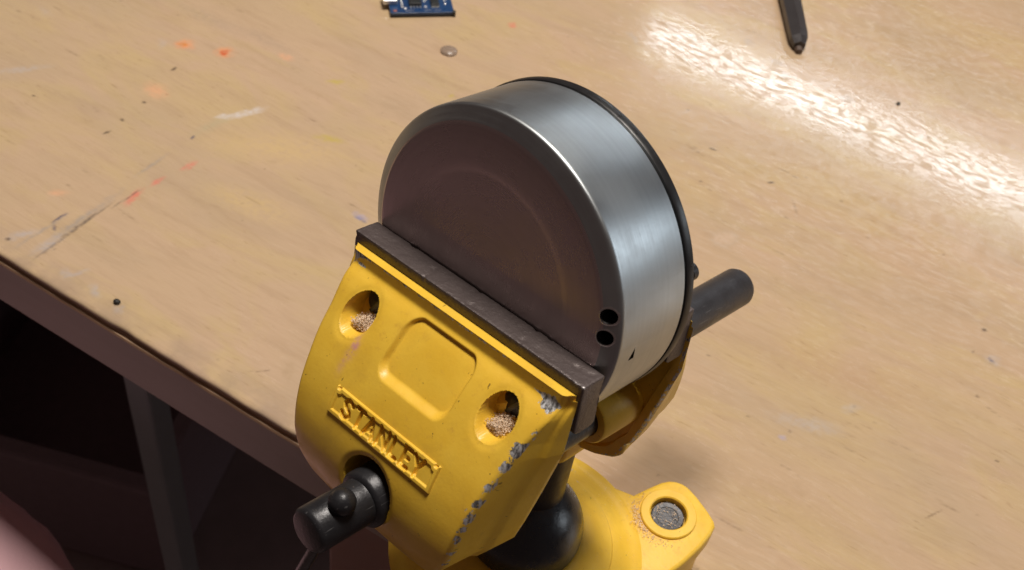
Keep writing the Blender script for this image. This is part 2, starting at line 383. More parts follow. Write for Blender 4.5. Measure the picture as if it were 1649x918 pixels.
Q = [np.stack([idx[:-1, :-1].ravel(), idx[1:, :-1].ravel(), idx[1:, 1:].ravel(), idx[:-1, 1:].ravel()], 1),
     np.stack([lo[:-1], lo[1:], idx[1:, 0], idx[:-1, 0]], 1), np.stack([bi[:-1], bi[1:], lo[1:], lo[:-1]], 1), np.stack([idx[:-1, -1], idx[1:, -1], bi[1:], bi[:-1]], 1)]
Q = np.concatenate(Q).astype(np.int32)
bm = bpy.data.meshes.new('bench_top'); bm.vertices.add(len(P)); bm.vertices.foreach_set('co', (P * MM).astype(np.float32).ravel())
bm.loops.add(Q.size); bm.loops.foreach_set('vertex_index', Q.ravel()); bm.polygons.add(len(Q)); bm.polygons.foreach_set('loop_start', np.arange(0, Q.size, 4, dtype=np.int32))
bm.update(calc_edges=True); bm.shade_smooth()
at = bm.attributes.new('stain', 'FLOAT_COLOR', 'POINT'); RG = np.zeros((len(P), 4), np.float32); RG[:nv, :3] = C_.reshape(-1, 3); RG[:nv, 3] = A_.ravel(); at.data.foreach_set('color', RG.ravel())
top = obj('bench_top', bm, TABLE, None); top.parent = bench; top.matrix_parent_inverse = Matrix.Translation((0.1, -0.6, 0.78))
def strip(name, z1, z0, off, mat, seed):
    bm = bmesh.new(); rr = []
    for i in range(n + 1):
        x = x0 + (x1 - x0) * i / n; j = jag(x, seed)
        rr.append([bm.verts.new((x, EY + off + j, z0)), bm.verts.new((x, EY + off + j - .0003, (z0 + z1) / 2)), bm.verts.new((x, EY + off + j, z1)), bm.verts.new((x, 1.55, z1)), bm.verts.new((x, 1.55, z0))])
    for a, b in zip(rr[:-1], rr[1:]):
        for k in range(4): bm.faces.new((a[k], b[k], b[k + 1], a[k + 1]))
        bm.faces.new((a[4], b[4], b[0], a[0]))
    bm.faces.new(rr[0]); bm.faces.new(rr[-1])
    bmesh.ops.recalc_face_normals(bm, faces=bm.faces[:])
    return bench_part(name, bm, mat)
strip('veneer_layer', -0.0027, -0.0041, 0.0005, PLY_DARK, 2.0)
strip('veneer_layer', -0.0042, -0.0060, -0.0006, PLY_LIGHT, 4.0)
bm = bmesh.new(); bm_box(bm, -1.2, 0.9, EY + 0.0002, 1.5, -0.0338, -0.0062, 0.0012, 2)
bench_part('edge_board', bm, APRON)
LEG = simple('grey_table_leg', (0.22, 0.25, 0.27), 0.5, 0.0, 0, 200)
bm = bmesh.new(); bm_box(bm, -0.326, -0.309, 0.242, 0.256, -0.78, -0.034, 0.002); bench_part('leg', bm, LEG)
bm = bmesh.new(); bm_box(bm, 0.78, 0.805, 0.238, 0.262, -0.78, -0.034, 0.002); bench_part('leg', bm, LEG)
bm = bmesh.new(); bm_box(bm, -0.152, -0.085, EY + 0.004, 0.23, -0.78, -0.034, 0.002); bench_part('wooden_leg', bm, simple('brown_leg_wood', (0.20, 0.11, 0.08), 0.6, 0, .2, 120, .25))
bm = bmesh.new(); bm_box(bm, -1.15, -0.331, 0.232, 0.250, -0.082, -0.036, 0.003)
bench_part('red_rail', bm, simple('red_painted_rail', (0.30, 0.05, 0.04), 0.5))

# blurred things below the bench
bm = bmesh.new()
bm_box(bm, -0.42, -0.10, 0.0, 0.02, 0.0, 0.16, 0.005); bm_box(bm, -0.42, -0.10, 0.26, 0.28, 0.0, 0.16, 0.005)
bm_box(bm, -0.42, -0.40, 0.022, 0.258, 0.0, 0.16, 0.005); bm_box(bm, -0.12, -0.10, 0.022, 0.258, 0.0, 0.16, 0.005)
bm_box(bm, -0.40, -0.12, 0.02, 0.26, 0.0, 0.012)
cr = obj('crate', bm, simple('crate_mauve', (0.22, 0.16, 0.18), 0.6), label='blurred dark open crate on the floor beyond the grey bench leg', category='crate')
cr.location = (-0.42, 0.42, -0.78); cr.rotation_euler = (0, 0, R(18))

# pink cloth at the lower left corner
bm = bmesh.new(); bmesh.ops.create_icosphere(bm, subdivisions=5, radius=1)
for v in bm.verts:
    p = v.co.copy(); q = 1 + 0.05 * mnoise.noise(p * 2.2) + 0.015 * mnoise.noise(p * 7)
    v.co = Vector((p.x * 0.17 * q, p.y * 0.12 * q, p.z * 0.06 * q))
N = NT('pink_cloth'); co = N.coord()
wv = N.noise(co, 900, 2)
pk = N.out(Base_Color=N.mix(N.noise(co, 30, 4), (0.84, 0.50, 0.55, 1), (0.92, 0.58, 0.63, 1)), Roughness=0.9, Normal=N.bump(wv, 0.3, 0.0005))
pink = obj('pink_cloth', bm, pk, smooth=180, label='blurred pink folded cloth below the bench at the bottom left corner', category='cloth')
pink.location = (-0.396, 0.055, -0.228); pink.rotation_euler = (R(8), 0, R(20))

# ================================================================== VISE
V0 = Vector((-0.069, 0.178, 0))
vise = empty('bench_vise', V0, label='worn yellow bench vise with tilted jaws and black ball joint, clamped to the bench edge', category='vise')
HR = Matrix(((0.966423, 0.243187, -0.082985, 0), (-0.221756, 0.952493, 0.20876, 0), (0.129811, -0.183348, 0.97444, 0), (0, 0, 0, 1)))
HEAD = Matrix.Translation(Vector((-86.915, 158.21, 144.51)) * MM) @ HR
HEADL = Matrix.Translation(-V0) @ HEAD

def head_part(name, bm, mat, parent=None, sc_=True, smooth=40, **k):
    """mesh given in millimetres in the head's own frame (x along the jaws, y along the screw, z up)"""
    if isinstance(bm, bmesh.types.BMesh): scale_bm(bm)
    o = obj(name, bm, mat, parent or vise, smooth=smooth, **k)
    if parent is None: o.matrix_local = HEADL
    return o

# ---- profile of the jaw castings
PZ = np.array([-3, -6.3, -8, -10, -13, -17, -22, -26, -32, -38, -44, -50, -56, -62, -66.0]); PY = np.array([-2.5, -2.8, -5.2, -7.4, -9.9, -12.9, -16.4, -18.9, -21.8, -23.7, -24.6, -24.4, -22.6, -18.5, -14.5])
_zs = np.linspace(-70, 0, 701); _ys = np.interp(_zs, PZ[::-1], PY[::-1])
_k = np.exp(-np.linspace(-2.2, 2.2, 25) ** 2); _k /= _k.sum()
_ys = np.convolve(np.pad(_ys, 12, mode='reflect', reflect_type='odd'), _k, 'valid')
_k2 = np.exp(-np.linspace(-2.0, 2.0, 91) ** 2); _k2 /= _k2.sum(); _yw = np.convolve(np.pad(_ys, 45, mode='reflect', reflect_type='odd'), _k2, 'valid')
_bl = np.clip((-7.5 - _zs) / 5, 0, 1); _ys = _ys * (1 - _bl) + _yw * _bl
def F(z): return np.interp(z, _zs, _ys)
HZ = np.array([-66, -65.5, -64.5, -63, -61, -58.5, -56, -50, -44, -33, -26, -15, -9, -3.0]); HW = np.array([0, 4, 8, 12, 16, 19.5, 22.4, 26.0, 27.8, 29.5, 30.5, 32.6, 34.3, 35.2])
def hwf(z): return np.interp(z, HZ, HW)
BZ = np.array([-66, -65.5, -64.5, -63, -60, -57, -51, -44, -32, -19, -3.0]); BWd = np.array([0, 6, 11, 15.5, 20.5, 24, 28, 30, 33, 36, 36.2])
def hwb(z): return np.interp(z, BZ, BWd)
def sst(a, b, x):
    t = np.clip((x - a) / (b - a), 0, 1); return t * t * (3 - 2 * t)
def rrect(x, z, cx, cz, hx, hz, r):
    dx = np.abs(x - cx) - hx + r; dz = np.abs(z - cz) - hz + r
    return np.hypot(np.maximum(dx, 0), np.maximum(dz, 0)) + np.minimum(np.maximum(dx, dz), 0) - r

def jaw_surface(features, depth=1.0):
    """grid over the front face -> y, wear"""
    nz = 300 if features else 90; nx = 290 if features else 60
    t = np.linspace(0, 1, nz)
    z = -3 - 63 * (1 - (1 - t) ** 1.25) if False else -3 - 63 * np.sin(t * math.pi / 2) ** 1.15
    if features:
        z = -3 - np.concatenate([np.linspace(0, 48, nz - 60), 48 + 15 * np.sin(np.linspace(0, 1, 61)[1:] * math.pi / 2)])
    s = np.linspace(-1, 1, nx); s = np.sin(s * math.pi / 2) * 0.25 + s * 0.75
    Z = np.repeat(z[:, None], nx, 1); hw = hwf(z)
    X = s[None, :] * hw[:, None]
    Y = F(Z) * depth
    # lip along the top: the face is stepped down below it
    inlip = sst(33.5, 31.0, np.abs(X))
    groove = sst(-4.9, -5.5, Z) * np.clip((Z + 10.8) / 4.6, 0, 1)
    lipy = -3.3
    Y = Y + 0.8 * (np.abs(X) / np.maximum(hw[:, None], 1)) ** 4 * sst(-8, -16, Z) - 0.2 * sst(-8, -16, Z)
    # the last couple of millimetres at each end blend the lip into the side
    # fillets to the outline
    e = hw[:, None] - np.abs(X); r = 1.6
    ez = (Z + 66) * 0.9
    zo = np.interp(np.abs(X), HW, HZ); ez = (Z - zo)
    ee = np.minimum(np.where(Z < -45, np.minimum(e, ez * 1.1), e), r)
    Y = Y + np.where(ee < r, r - np.sqrt(np.maximum(0, r * r - (r - ee) ** 2)), 0)
    wear = np.zeros_like(Y); sm = np.zeros_like(Y)
    if features:
        d = rrect(X, Z, 1.0, -13.7, 11.4, 6.6, 3.6)          # square recess
        Y = Y + 1.9 * sst(0.25, -1.0, d)
        wear += 0.30 * np.exp(-((d + 0.5) / 0.7) ** 2) * sst(-17.5, -19.5, Z) * sst(8, 0, np.abs(X - 1))
        for cx in (-23.2, 23.2):                            # drilled screw pockets
            rr = np.hypot(X - cx, (Z + 13.3) / 1.04)
            fl = np.maximum(Y, -1.8)
            m = sst(4.75, 4.3, rr)
            Y = Y + (fl - Y) * m
            Y = Y + 0.35 * np.exp(-((rr - 4.9) / 0.8) ** 2)
        rr = np.hypot(X, (Z + 43.9)); m = sst(8.0, 7.5, rr); Y = Y + (np.maximum(Y, -14.0) - Y) * m
        Y = Y + 0.5 * np.exp(-((rr - 8.0) / 0.9) ** 2)
        Y = Y + 1.9 * sst(0.0, -0.3, rrect(X, Z, 0, -29.8, 17.4, 3.1, 0.3))   # bed of the name plate
        # paint damage
        edge = np.maximum(0, 1 - e / 2.6)
        right = (X > 0) * sst(-54, -46, Z) * sst(-8, -12, Z)
        nz_ = np.array([mnoise.noise(Vector((0, 3.1, zz * 0.35))) + 0.6 * mnoise.noise(Vector((0, 7.3, zz * 1.1))) for zz in z])[:, None]
        ew = (0.455 + 0.12 * nz_) * np.clip((1 - e / 1.5) * 2.5, 0, 1) * right
        ew = np.maximum(ew, (0.385 + 0.10 * nz_) * right * sst(5.0, 0.8, e))
        for (zc_, zw, st_, wd_) in ((-18.5, 6.5, .50, 2.4), (-33.0, 4.0, .475, 1.5), (-12.5, 1.6, .46, 2.0), (-15.8, 2.6, .60, 3.2), (-20.0, 1.9, .56, 2.6), (-24.3, 1.0, .50, 2.0), (-28.8, 1.6, .56, 2.0), (-31.8, 0.9, .50, 1.6), (-35.8, 1.5, .55, 1.8), (-39.8, 0.9, .50, 1.4), (-43.5, 1.3, .54, 1.7), (-48.0, 0.9, .48, 1.2)):
            ew = np.maximum(ew, (X > 0) * (st_ + 0.07 * nz_) * np.exp(-((Z - zc_) / zw) ** 4) * np.clip((1 - e / wd_) * 1.9, 0, 1) ** 0.35)
        wear += ew
        left = (X < 0) * sst(-34, -28, Z) * sst(-3, -9, Z)
        wear += 0.55 * edge * left
        wear += 0.50 * np.exp(-(((Z + 3.4) / 0.8) ** 2)) * sst(36, 25, np.abs(X + 8))
        wear += (0.36 + 0.08 * np.sin(X * 0.35)) * np.exp(-(((Z + 5.8) / 0.5) ** 2)) * inlip
        wear += 0.75 * np.exp(-(((X - 32) / 3.6) ** 2 + ((Z + 6.2) / 2.4) ** 2))
        wear += 0.45 * np.exp(-(((X + 33) / 3) ** 2 + ((Z + 5) / 2) ** 2))
        wear += 0.28 * np.exp(-(((X - 24) / 4) ** 2 + ((Z + 30) / 3) ** 2))
        sm = 1.0 * np.exp(-(((X + 19.0 + (Z + 17) * 0.15) / 1.1) ** 2 + ((Z + 18.5) / 2.2) ** 2)) + 0.4 * np.exp(-(((X + 19.3) / 1.0) ** 2 + ((Z + 22.5) / 2.2) ** 2))
    else:
        edge = np.maximum(0, 1 - e / 3.0); wear += 0.30 * edge
    return X, Y, Z, wear, sm, hw

def build_jaw(name, features, y0=0.0, sgn=1.0, depth=1.0):
    X, Y, Z, wear, sm, hw = jaw_surface(features, depth)
    nz, nx = X.shape
    X = np.where(X < 0, X * (1 + 0.035 * sst(-8, -22, Z) * (1 if features else 0)), X)
    P = np.stack([X, Y, Z], -1).reshape(-1, 3); Wr = wear.reshape(-1); Sm = sm.reshape(-1)
    verts = [P]; wr = [Wr]; smg = [Sm]; faces = []
    idx = np.arange(nz * nx).reshape(nz, nx)
    A = idx[:-1, :-1].ravel(); B = idx[:-1, 1:].ravel(); C_ = idx[1:, 1:].ravel(); D = idx[1:, :-1].ravel()
    faces += np.stack([A, D, C_, B], 1).tolist()
    # boundary loop: top row left->right, right side down, (bottom row collapsed), left side up
    loop = list(idx[0, :]) + list(idx[1:, -1]) + list(idx[1:-1, 0][::-1])
    L = P[loop]; nl = len(loop)
    base = P.shape[0]; rings = [np.array(loop)]
    def back(pt):
        x, y, z = pt.T
        h = np.maximum(hwf(z), 1e-3); s = np.clip(x / h, -1, 1)
        xb = s * hwb(z)
        return np.stack([xb, np.full_like(xb, -0.12), z], 1)
    Bk = back(L); ncount = base
    K = 16
    for k in range(1, K + 1):
        f = k / K
        q = L * (1 - f) + Bk * f
        side = (L[:, 2] < -4.5)
        # raised band along the rear part of the side wall
        out = np.zeros(nl)
        bandm = sst(0.46, 0.58, np.full(nl, f)) * side
        cx = np.array([0, 0, -22.0]); dirv = q - cx; dirv[:, 1] = 0; dirv /= np.maximum(np.linalg.norm(dirv, axis=1), 1e-6)[:, None]
        q = q + dirv * (0.9 * bandm)[:, None] * (1 - sst(0.93, 1.0, np.full(nl, f)))[:, None]
        verts.append(q)
        ww = np.where(side, 0.56 * np.exp(-((f - 0.97) / 0.09) ** 2) + 0.36 * np.exp(-((f - 0.6) / 0.10) ** 2) + 0.42 * np.exp(-((f - 0.0) / 0.10) ** 2) * sst(-52, -44, L[:, 2]), 0.28 if k > K - 3 else 0.1)
        wr.append(ww); smg.append(np.zeros(nl))
        rings.append(np.arange(ncount, ncount + nl)); ncount += nl
    # rim and hollow inside
    c0 = np.array([0, 0, -26.0])
    def inset(q, d):
        v = q - c0; v[:, 1] = 0; ln = np.linalg.norm(v, axis=1)[:, None]; return q - v / np.maximum(ln, 1e-6) * d
    rim = inset(Bk.copy(), 3.0 if features else 2.2); verts.append(rim); wr.append(np.zeros(nl)); smg.append(np.zeros(nl)); rings.append(np.arange(ncount, ncount + nl)); ncount += nl
    inn = inset(L.copy() if features else Bk.copy(), 4.0 if features else 2.6); inn[:, 1] = np.minimum(L[:, 1] + 4.0, -0.6) if features else -1.2; inn[:, 1] = np.maximum(inn[:, 1], -13 if features else -1.4); verts.append(inn); wr.append(np.zeros(nl)); smg.append(np.zeros(nl)); rings.append(np.arange(ncount, ncount + nl)); ncount += nl
    for a, b in zip(rings[:-1], rings[1:]):
        for i in range(nl):
            j = (i + 1) % nl
            faces.append((int(a[i]), int(a[j]), int(b[j]), int(b[i])))
    ctr = ncount; verts.append(np.array([[0, -12.0 if features else -1.4, -28.0]])); wr.append(np.zeros(1)); smg.append(np.zeros(1))
    for i in range(nl): faces.append((int(rings[-1][i]), int(rings[-1][(i + 1) % nl]), ctr))
    V = np.concatenate(verts); V[:, 1] = y0 + sgn * V[:, 1]
    if sgn < 0:
        V[:, 0] *= (0.99 + 0.14 * sst(-53, -62, V[:, 2])); V[:, 2] = -1.6 + (V[:, 2] + 3) * 0.92
    me = bpy.data.meshes.new(name); me.from_pydata((V * MM).tolist(), [], faces)
    bm = bmesh.new(); bm.from_mesh(me); bmesh.ops.recalc_face_normals(bm, faces=bm.faces[:]); bm.to_mesh(me); bm.free()
    at = me.attributes.new('wear', 'FLOAT', 'POINT'); at.data.foreach_set('value', np.concatenate(wr).astype(np.float32))
    at = me.attributes.new('smudge', 'FLOAT', 'POINT'); at.data.foreach_set('value', np.concatenate(smg).astype(np.float32))
    return head_part(name, me, YEL, smooth=50)

front_jaw = build_jaw('front_jaw', True)
rear_jaw = build_jaw('rear_jaw', False, y0=42.0, sgn=-1.0, depth=0.8)

# ---- name plate with the sunk letters (a raised notched plate lying on the casting)
def letters():
    S = [(a, b) for a, b in ((1, .82), (.78, .97), (.5, 1), (.2, .93), (.05, .74), (.22, .58), (.5, .5), (.8, .40), (.96, .22), (.78, .05), (.5, 0), (.2, .04), (0, .2))]
    return [('S', [S]), ('T', [[(0, 1), (1, 1)], [(.5, 1), (.5, 0)]]), ('A', [[(0, 0), (.5, 1), (1, 0)], [(.22, .33), (.78, .33)]]),
            ('N', [[(0, 0), (0, 1), (1, 0), (1, 1)]]), ('L', [[(0, 1), (0, 0), (1, 0)]]), ('E', [[(1, 1), (0, 1), (0, 0), (1, 0)], [(0, .5), (.8, .5)]]),
            ('Y', [[(0, 1), (.5, .45), (1, 1)], [(.5, .45), (.5, 0)]])]
def seg_dist(px, pz, a, b):
    ax_, az = a; bx, bz = b; dx, dz = bx - ax_, bz - az
    t = np.clip(((px - ax_) * dx + (pz - az) * dz) / (dx * dx + dz * dz + 1e-9), 0, 1)
    return np.maximum(np.abs(px - ax_ - t * dx), 0) ** 2 + (pz - az - t * dz) ** 2
def name_plate():
    nx, nz = 420, 120
    zc, hz, hx = -29.8, 3.7, 18.3
    x = np.linspace(-hx, hx, nx); v = np.linspace(1, -1, nz)
    X, Vv = np.meshgrid(x, v); Zr = zc + Vv * hz
    # notched outline
    d = rrect(X, Zr, 0, zc, hx - .35, hz - .35, 0.3)
    notch = np.minimum(rrect(X, Zr, -hx + 1.5, zc + hz, .35, 1.0, 0.2), rrect(X, Zr, hx - 1.5, zc + hz, .35, 1.0, 0.2))
    d = np.maximum(d, -notch)
    H = 0.95 * sst(0.25, -0.45, d)                     # raised body
    H = H - 0.45 * sst(-1.0, -1.5, d)                  # sunk field inside a narrow border
    ws = [3.6, 3.7, 4.0, 3.9, 3.0, 3.2, 4.0]; gap = [0.6, 0.15, 0.6, 0.75, 0.75, 0.15]
    tot = sum(ws) + sum(gap); cx = -tot / 2; zb, zt = zc - 2.0, zc + 2.0
    D = np.full_like(X, 9.0)
    for i, (ch, strokes) in enumerate(letters()):
        wv = ws[i] - 1.0
        for st in strokes:
            pts = [(cx + .45 + p[0] * wv, zb + p[1] * (zt - zb)) for p in st]
            for a, b in zip(pts[:-1], pts[1:]): D = np.minimum(D, np.sqrt(seg_dist(X, Zr, a, b)))
        cx += ws[i] + (gap[i] if i < 6 else 0)
    H = H - 0.95 * sst(0.62, 0.44, D)
    # face normal
    dz = 0.05; slope = (F(Zr + dz) - F(Zr - dz)) / (2 * dz)
    nl = np.sqrt(1 + slope ** 2); ny, nzv = -1 / nl, slope / nl
    P = np.stack([X, F(Zr) + ny * (H - 0.25), Zr + nzv * (H - 0.25)], -1).reshape(-1, 3)
    idx = np.arange(nx * nz).reshape(nz, nx)
    fc = np.stack([idx[:-1, :-1].ravel(), idx[1:, :-1].ravel(), idx[1:, 1:].ravel(), idx[:-1, 1:].ravel()], 1).tolist()
    me = bpy.data.meshes.new('name_plate'); me.from_pydata((P * MM).tolist(), [], fc)
    wr = 0.26 * np.exp(-((d + 0.3) / 0.35) ** 2) * (np.abs(X) > 14)
    at = me.attributes.new('wear', 'FLOAT', 'POINT'); at.data.foreach_set('value', wr.reshape(-1).astype(np.float32))
    at = me.attributes.new('smudge', 'FLOAT', 'POINT'); at.data.foreach_set('value', np.zeros(nx * nz, np.float32))
    me.shade_smooth()
    o = obj('name_plate', me, YEL, front_jaw)
    return o
name_plate()

# ---- screws at the bottom of the pockets
for cx in (-23.2, 23.2):
    bm = lathe([(0, -4.4), (2.6, -4.3), (3.5, -3.8), (3.9, -2.9), (3.9, -1.5)], 'y', 40, (cx, 0, -12.8))
    bm2 = bmesh.new()
    o = obj('screw', scale_bm(bm), BLACK_STEEL, front_jaw, smooth=40)
    bm = bmesh.new(); bm_box(bm, cx - 0.5, cx + 0.5, -4.55, -4.35, -16.0, -9.6); bmesh.ops.rotate(bm, cent=(cx, 0, -12.8), matrix=Matrix.Rotation(R(35), 3, 'Y'), verts=bm.verts[:])
    obj('screw_slot', scale_bm(bm), PLASTIC_AND_RECESS_SHADE, o)

# ---- jaw pads
def pad(y0, y1, zt, xh, name='jaw_pad'):
    nx, ny, nz = 150, 16, 30
    bm = bmesh.new(); bm_box(bm, -xh, xh, y0, y1, zt - 13.8, zt)
    # rounded lower rear edge, subdivided and roughened
    for v in bm.verts: pass
    bmesh.ops.bevel(bm, geom=[e for e in bm.edges if all(v.co.z < zt - 5 for v in e.verts) and abs(e.verts[0].co.x - e.verts[1].co.x) > 5], offset=1.6, segments=4, affect='EDGES', profile=0.5)
    bmesh.ops.bevel(bm, geom=[e for e in bm.edges if e.calc_face_angle(0) > R(60)], offset=0.35, segments=2, affect='EDGES', profile=0.5)
    es = [e for e in bm.edges if abs(e.verts[0].co.x - e.verts[1].co.x) > 30]
    bmesh.ops.subdivide_edges(bm, edges=es, cuts=220, use_grid_fill=True)
    es = [e for e in bm.edges if abs(e.verts[0].co.z - e.verts[1].co.z) > 5 or abs(e.verts[0].co.y - e.verts[1].co.y) > 3]
    bmesh.ops.subdivide_edges(bm, edges=es, cuts=10, use_grid_fill=True)
    bm.normal_update()
    wr = []
    for v in bm.verts:
        p = v.co * 1.0
        k = mnoise.noise(p * 0.9) * 0.10 + mnoise.noise(p * 2.5) * 0.05
        c = abs(v.co.x) > xh - 0.6 or abs(v.co.z - zt) < 0.6
        chip = max(0, mnoise.noise(p * 0.35 + Vector((5, 0, 0))) - 0.35) * 0.9 if c else 0
        v.co -= v.normal * (chip + k * 0.6)
        wv = 0.30 * math.exp(-((p.z - zt) / 0.5) ** 2) * math.exp(-((p.y - y0) / 0.6) ** 2)
        wv += 0.20 * max(0, min(1, (p.x - xh + 9) / 9)) * (1 if p.z > zt - 6 else .7)
        wr.append(wv)
    me = bpy.data.meshes.new(name); scale_bm(bm); bm.to_mesh(me); bm.free()
    at = me.attributes.new('wear', 'FLOAT', 'POINT'); at.data.foreach_set('value', wr)
    return head_part(name, me, JAW_STEEL, smooth=40)
pad(0.0, 7.1, 0.0, 37.5)
pad(35.2, 41.9, 2.2, 35.6)

# ---- guide rods and bosses between the jaws, main bar, stem, ball
for cx in (-21, 21):
    bm = lathe([(4.8, -10), (4.8, 46)], 'y', 48, (cx, 0, -34.5)); head_part('guide_rod', bm, BLACK_STEEL)
    bm = lathe([(7.6, 46), (7.2, 28.8), (6.8, 28.2), (6.0, 28.0), (4.9, 28.0)], 'y', 64, (cx, 0, -34.7), cap=False); head_part('rod_boss', bm, YEL)
bm = lathe([(0, 134.2), (4.6, 134.0), (5.9, 133.2), (6.4, 132.0), (6.4, 30), (6.4, -18)], 'y', 72, (0.5, 0, -48)); head_part('main_bar', bm, BAR_MAT)
bm = lathe([(9.5, -30), (10.5, -45), (10.2, -60), (9.2, -85), (8.9, -96)], 'z', 64, (0, 43, 0)); head_part('stem', bm, STEM_MAT)
prof = [(17.4 * math.sin(a), -99 + 17.4 * math.cos(a)) for a in np.linspace(math.pi, 0.44, 40)]
prof += [(7.2, -82.8), (0, -82.6)]
bm = lathe([(max(r, 0), h) for r, h in prof], 'z', 96, (0, 43, 0)); head_part('ball', bm, BALL_BLACK, smooth=40)
# body between rear jaw and stem
bm = bmesh.new(); bm_box(bm, -13, 13, 34, 56, -63, -34, 3.5, 4); head_part('neck_block', bm, YEL)

# ---- screw head with the tommy bar
bm = lathe([(7.3, -13), (7.3, -25.4), (6.7, -26.2), (5.9, -26.4), (5.8, -27.0), (5.8, -40.9), (5.2, -41.8), (4.7, -42.0), (0, -42.0)], 'y', 80, (0.4, 0, -46.6)); sh = head_part('spindle', bm, BLACK_STEEL)
hd = Vector((0.35, 0, 0.937)); c = Vector((0.4, -34.3, -46.6))
rot = Vector((0, 0, 1)).rotation_difference(hd).to_matrix()
bm = lathe([(0, 10.6), (1.4, 10.3), (2.5, 9.5), (3.1, 8.4), (3.3, 7.1), (3.0, 5.8), (2.1, 4.9), (1.5, 4.5), (1.5, -62), (0, -62)], 'z', 48)
bmesh.ops.rotate(bm, cent=(0, 0, 0), matrix=rot, verts=bm.verts[:]); bmesh.ops.translate(bm, vec=c, verts=bm.verts[:])
head_part('tommy_bar', bm, BLACK_STEEL)

# ---- base (world-aligned)
BC = Vector((0, 0, 0))
def base_part(name, bm, mat=YEL, smooth=35, wear=None, parent=None):
    scale_bm(bm)
    o = obj(name, bm, mat, parent or vise, smooth=smooth)
    me = o.data
    if wear is not None:
        vals = [wear(v.co / MM, v.normal) for v in me.vertices]
        at = me.attributes.new('wear', 'FLOAT', 'POINT'); at.data.foreach_set('value', vals)
    return o
def prism(bm, pts, z0, z1):
    a = [bm.verts.new((x, y, z0)) for x, y in pts]; b = [bm.verts.new((x, y, z1)) for x, y in pts]
    n_ = len(pts)
    bm.faces.new(a[::-1]); bm.faces.new(b)
    for i in range(n_): bm.faces.new((a[i], a[(i + 1) % n_], b[(i + 1) % n_], b[i]))
def ear_outline(off=0.0):
    q = [(20, 36), (23.5, 43), (27, 49), (31, 51.2), (35.5, 50.8), (46.3, 45), (48.4, 42), (47, 30), (41, 12)]
    arc = [(33.5 * math.cos(R(a)), 33.5 * math.sin(R(a))) for a in range(-5, -176, -10)]
    pts = q + arc + [(-x, y) for x, y in q[::-1]]
    return [(x * (1 + off), y * (1 + off)) for x, y in pts]
TZ = 27.0  # ear top height above the bench
def smooth_round(pts, it=2):
    for _ in range(it):
        o = []
        for i in range(len(pts)):
            a = pts[i]; b = pts[(i + 1) % len(pts)]
            o += [(a[0] * .75 + b[0] * .25, a[1] * .75 + b[1] * .25), (a[0] * .25 + b[0] * .75, a[1] * .25 + b[1] * .75)]
        pts = o
    return pts
bm = bmesh.new(); prism(bm, smooth_round(ear_outline(), 1), TZ - 6.5, TZ)
bmesh.ops.recalc_face_normals(bm, faces=bm.faces[:])
bmesh.ops.bevel(bm, geom=[e for e in bm.edges if all(v.co.z > TZ - .1 for v in e.verts)], offset=1.3, segments=3, affect='EDGES', profile=0.5)
me1 = bpy.data.meshes.new('b1'); bm.to_mesh(me1); bm.free()
tmp = bpy.data.objects.new('tmp', me1); col.objects.link(tmp)
EARS = [(33.5, 37.5), (-33.5, 37.5)]
bmc = bmesh.new()
for ex, ey in EARS: lathe([(5.9, TZ - 2.6), (5.9, TZ + 3)], 'z', 48, (ex, ey, 0), bm=bmc)
mec = bpy.data.meshes.new('b2'); bmc.to_mesh(mec); bmc.free(); cut = bpy.data.objects.new('cut', mec); col.objects.link(cut)
def boolean(a, b, op='DIFFERENCE'):
    md = a.modifiers.new('b', 'BOOLEAN'); md.operation = op; md.object = b; md.solver = 'EXACT'
    dg = bpy.context.evaluated_depsgraph_get(); dg.update()
    me = bpy.data.meshes.new_from_object(a.evaluated_get(dg))
    bpy.data.objects.remove(a); bpy.data.objects.remove(b)
    return me
me = boolean(tmp, cut)
bm = bmesh.new(); bm.from_mesh(me)
bmesh.ops.triangulate(bm, faces=[f for f in bm.faces if len(f.verts) > 4])
# lower step, slightly inset, down to the bench
def in_front(p): return True
prism(bm, smooth_round(ear_outline(-0.03), 1), 0.2, TZ - 6.4)
base_part('base', bm, smooth=32)
bc = vise.children[-1]
# denser wear via vertex attribute on a subdivided copy is not needed: edges carry chips
me = bc.data
bm = bmesh.new(); bm.from_mesh(me)
bmesh.ops.subdivide_edges(bm, edges=[e for e in bm.edges if e.calc_length() > 0.003], cuts=4, use_grid_fill=True)
bm.to_mesh(me); bm.free(); shade_auto(me, 32)
vals = []
for v in me.vertices:
    p = v.co / MM
    near = max(0, 1 - abs(p.z - TZ) / 2.2) if (abs(p.x) > 38 or abs(p.y) > 44) else 0
    step = max(0, 1 - abs(p.z - (TZ - 6.4)) / 1.0)
    er = min(math.hypot(p.x - ex, p.y - ey) for ex, ey in EARS)
    vals.append(0.34 * near + 0.22 * step + (0.38 if 8.5 < er < 11.5 and p.z > TZ - 1 else 0.20))
at = me.attributes.new('wear', 'FLOAT', 'POINT'); at.data.foreach_set('value', vals)
# collar round the ball
bm = lathe([(15.2, 24), (15.4, 35.0), (15.9, 36.4), (17.0, 36.9), (20, 36.2), (24, 34.4), (27.2, 32.6), (28.3, 32.2), (28.8, 31.2), (29.4, 31.0), (32, 29.6), (34.0, 28.2), (36, 27.5), (38.5, 27.05), (39.5, 26.2)], 'z', 160, cap=False)
def cw(p, nrm): 
    r_ = math.hypot(p.x, p.y); return 0.30 * math.exp(-((r_ - 16.3) / 1.2) ** 2) + 0.24 * math.exp(-((r_ - 28.3) / .6) ** 2) + (0.42 * math.exp(-((math.atan2(p.y, p.x) - 1.60) / .16) ** 2 - ((r_ - 33) / 2.2) ** 2)) + 0.17 + 0.12 * max(0, mnoise.noise(p * 0.12))
base_part('collar', bm, smooth=40, wear=cw)
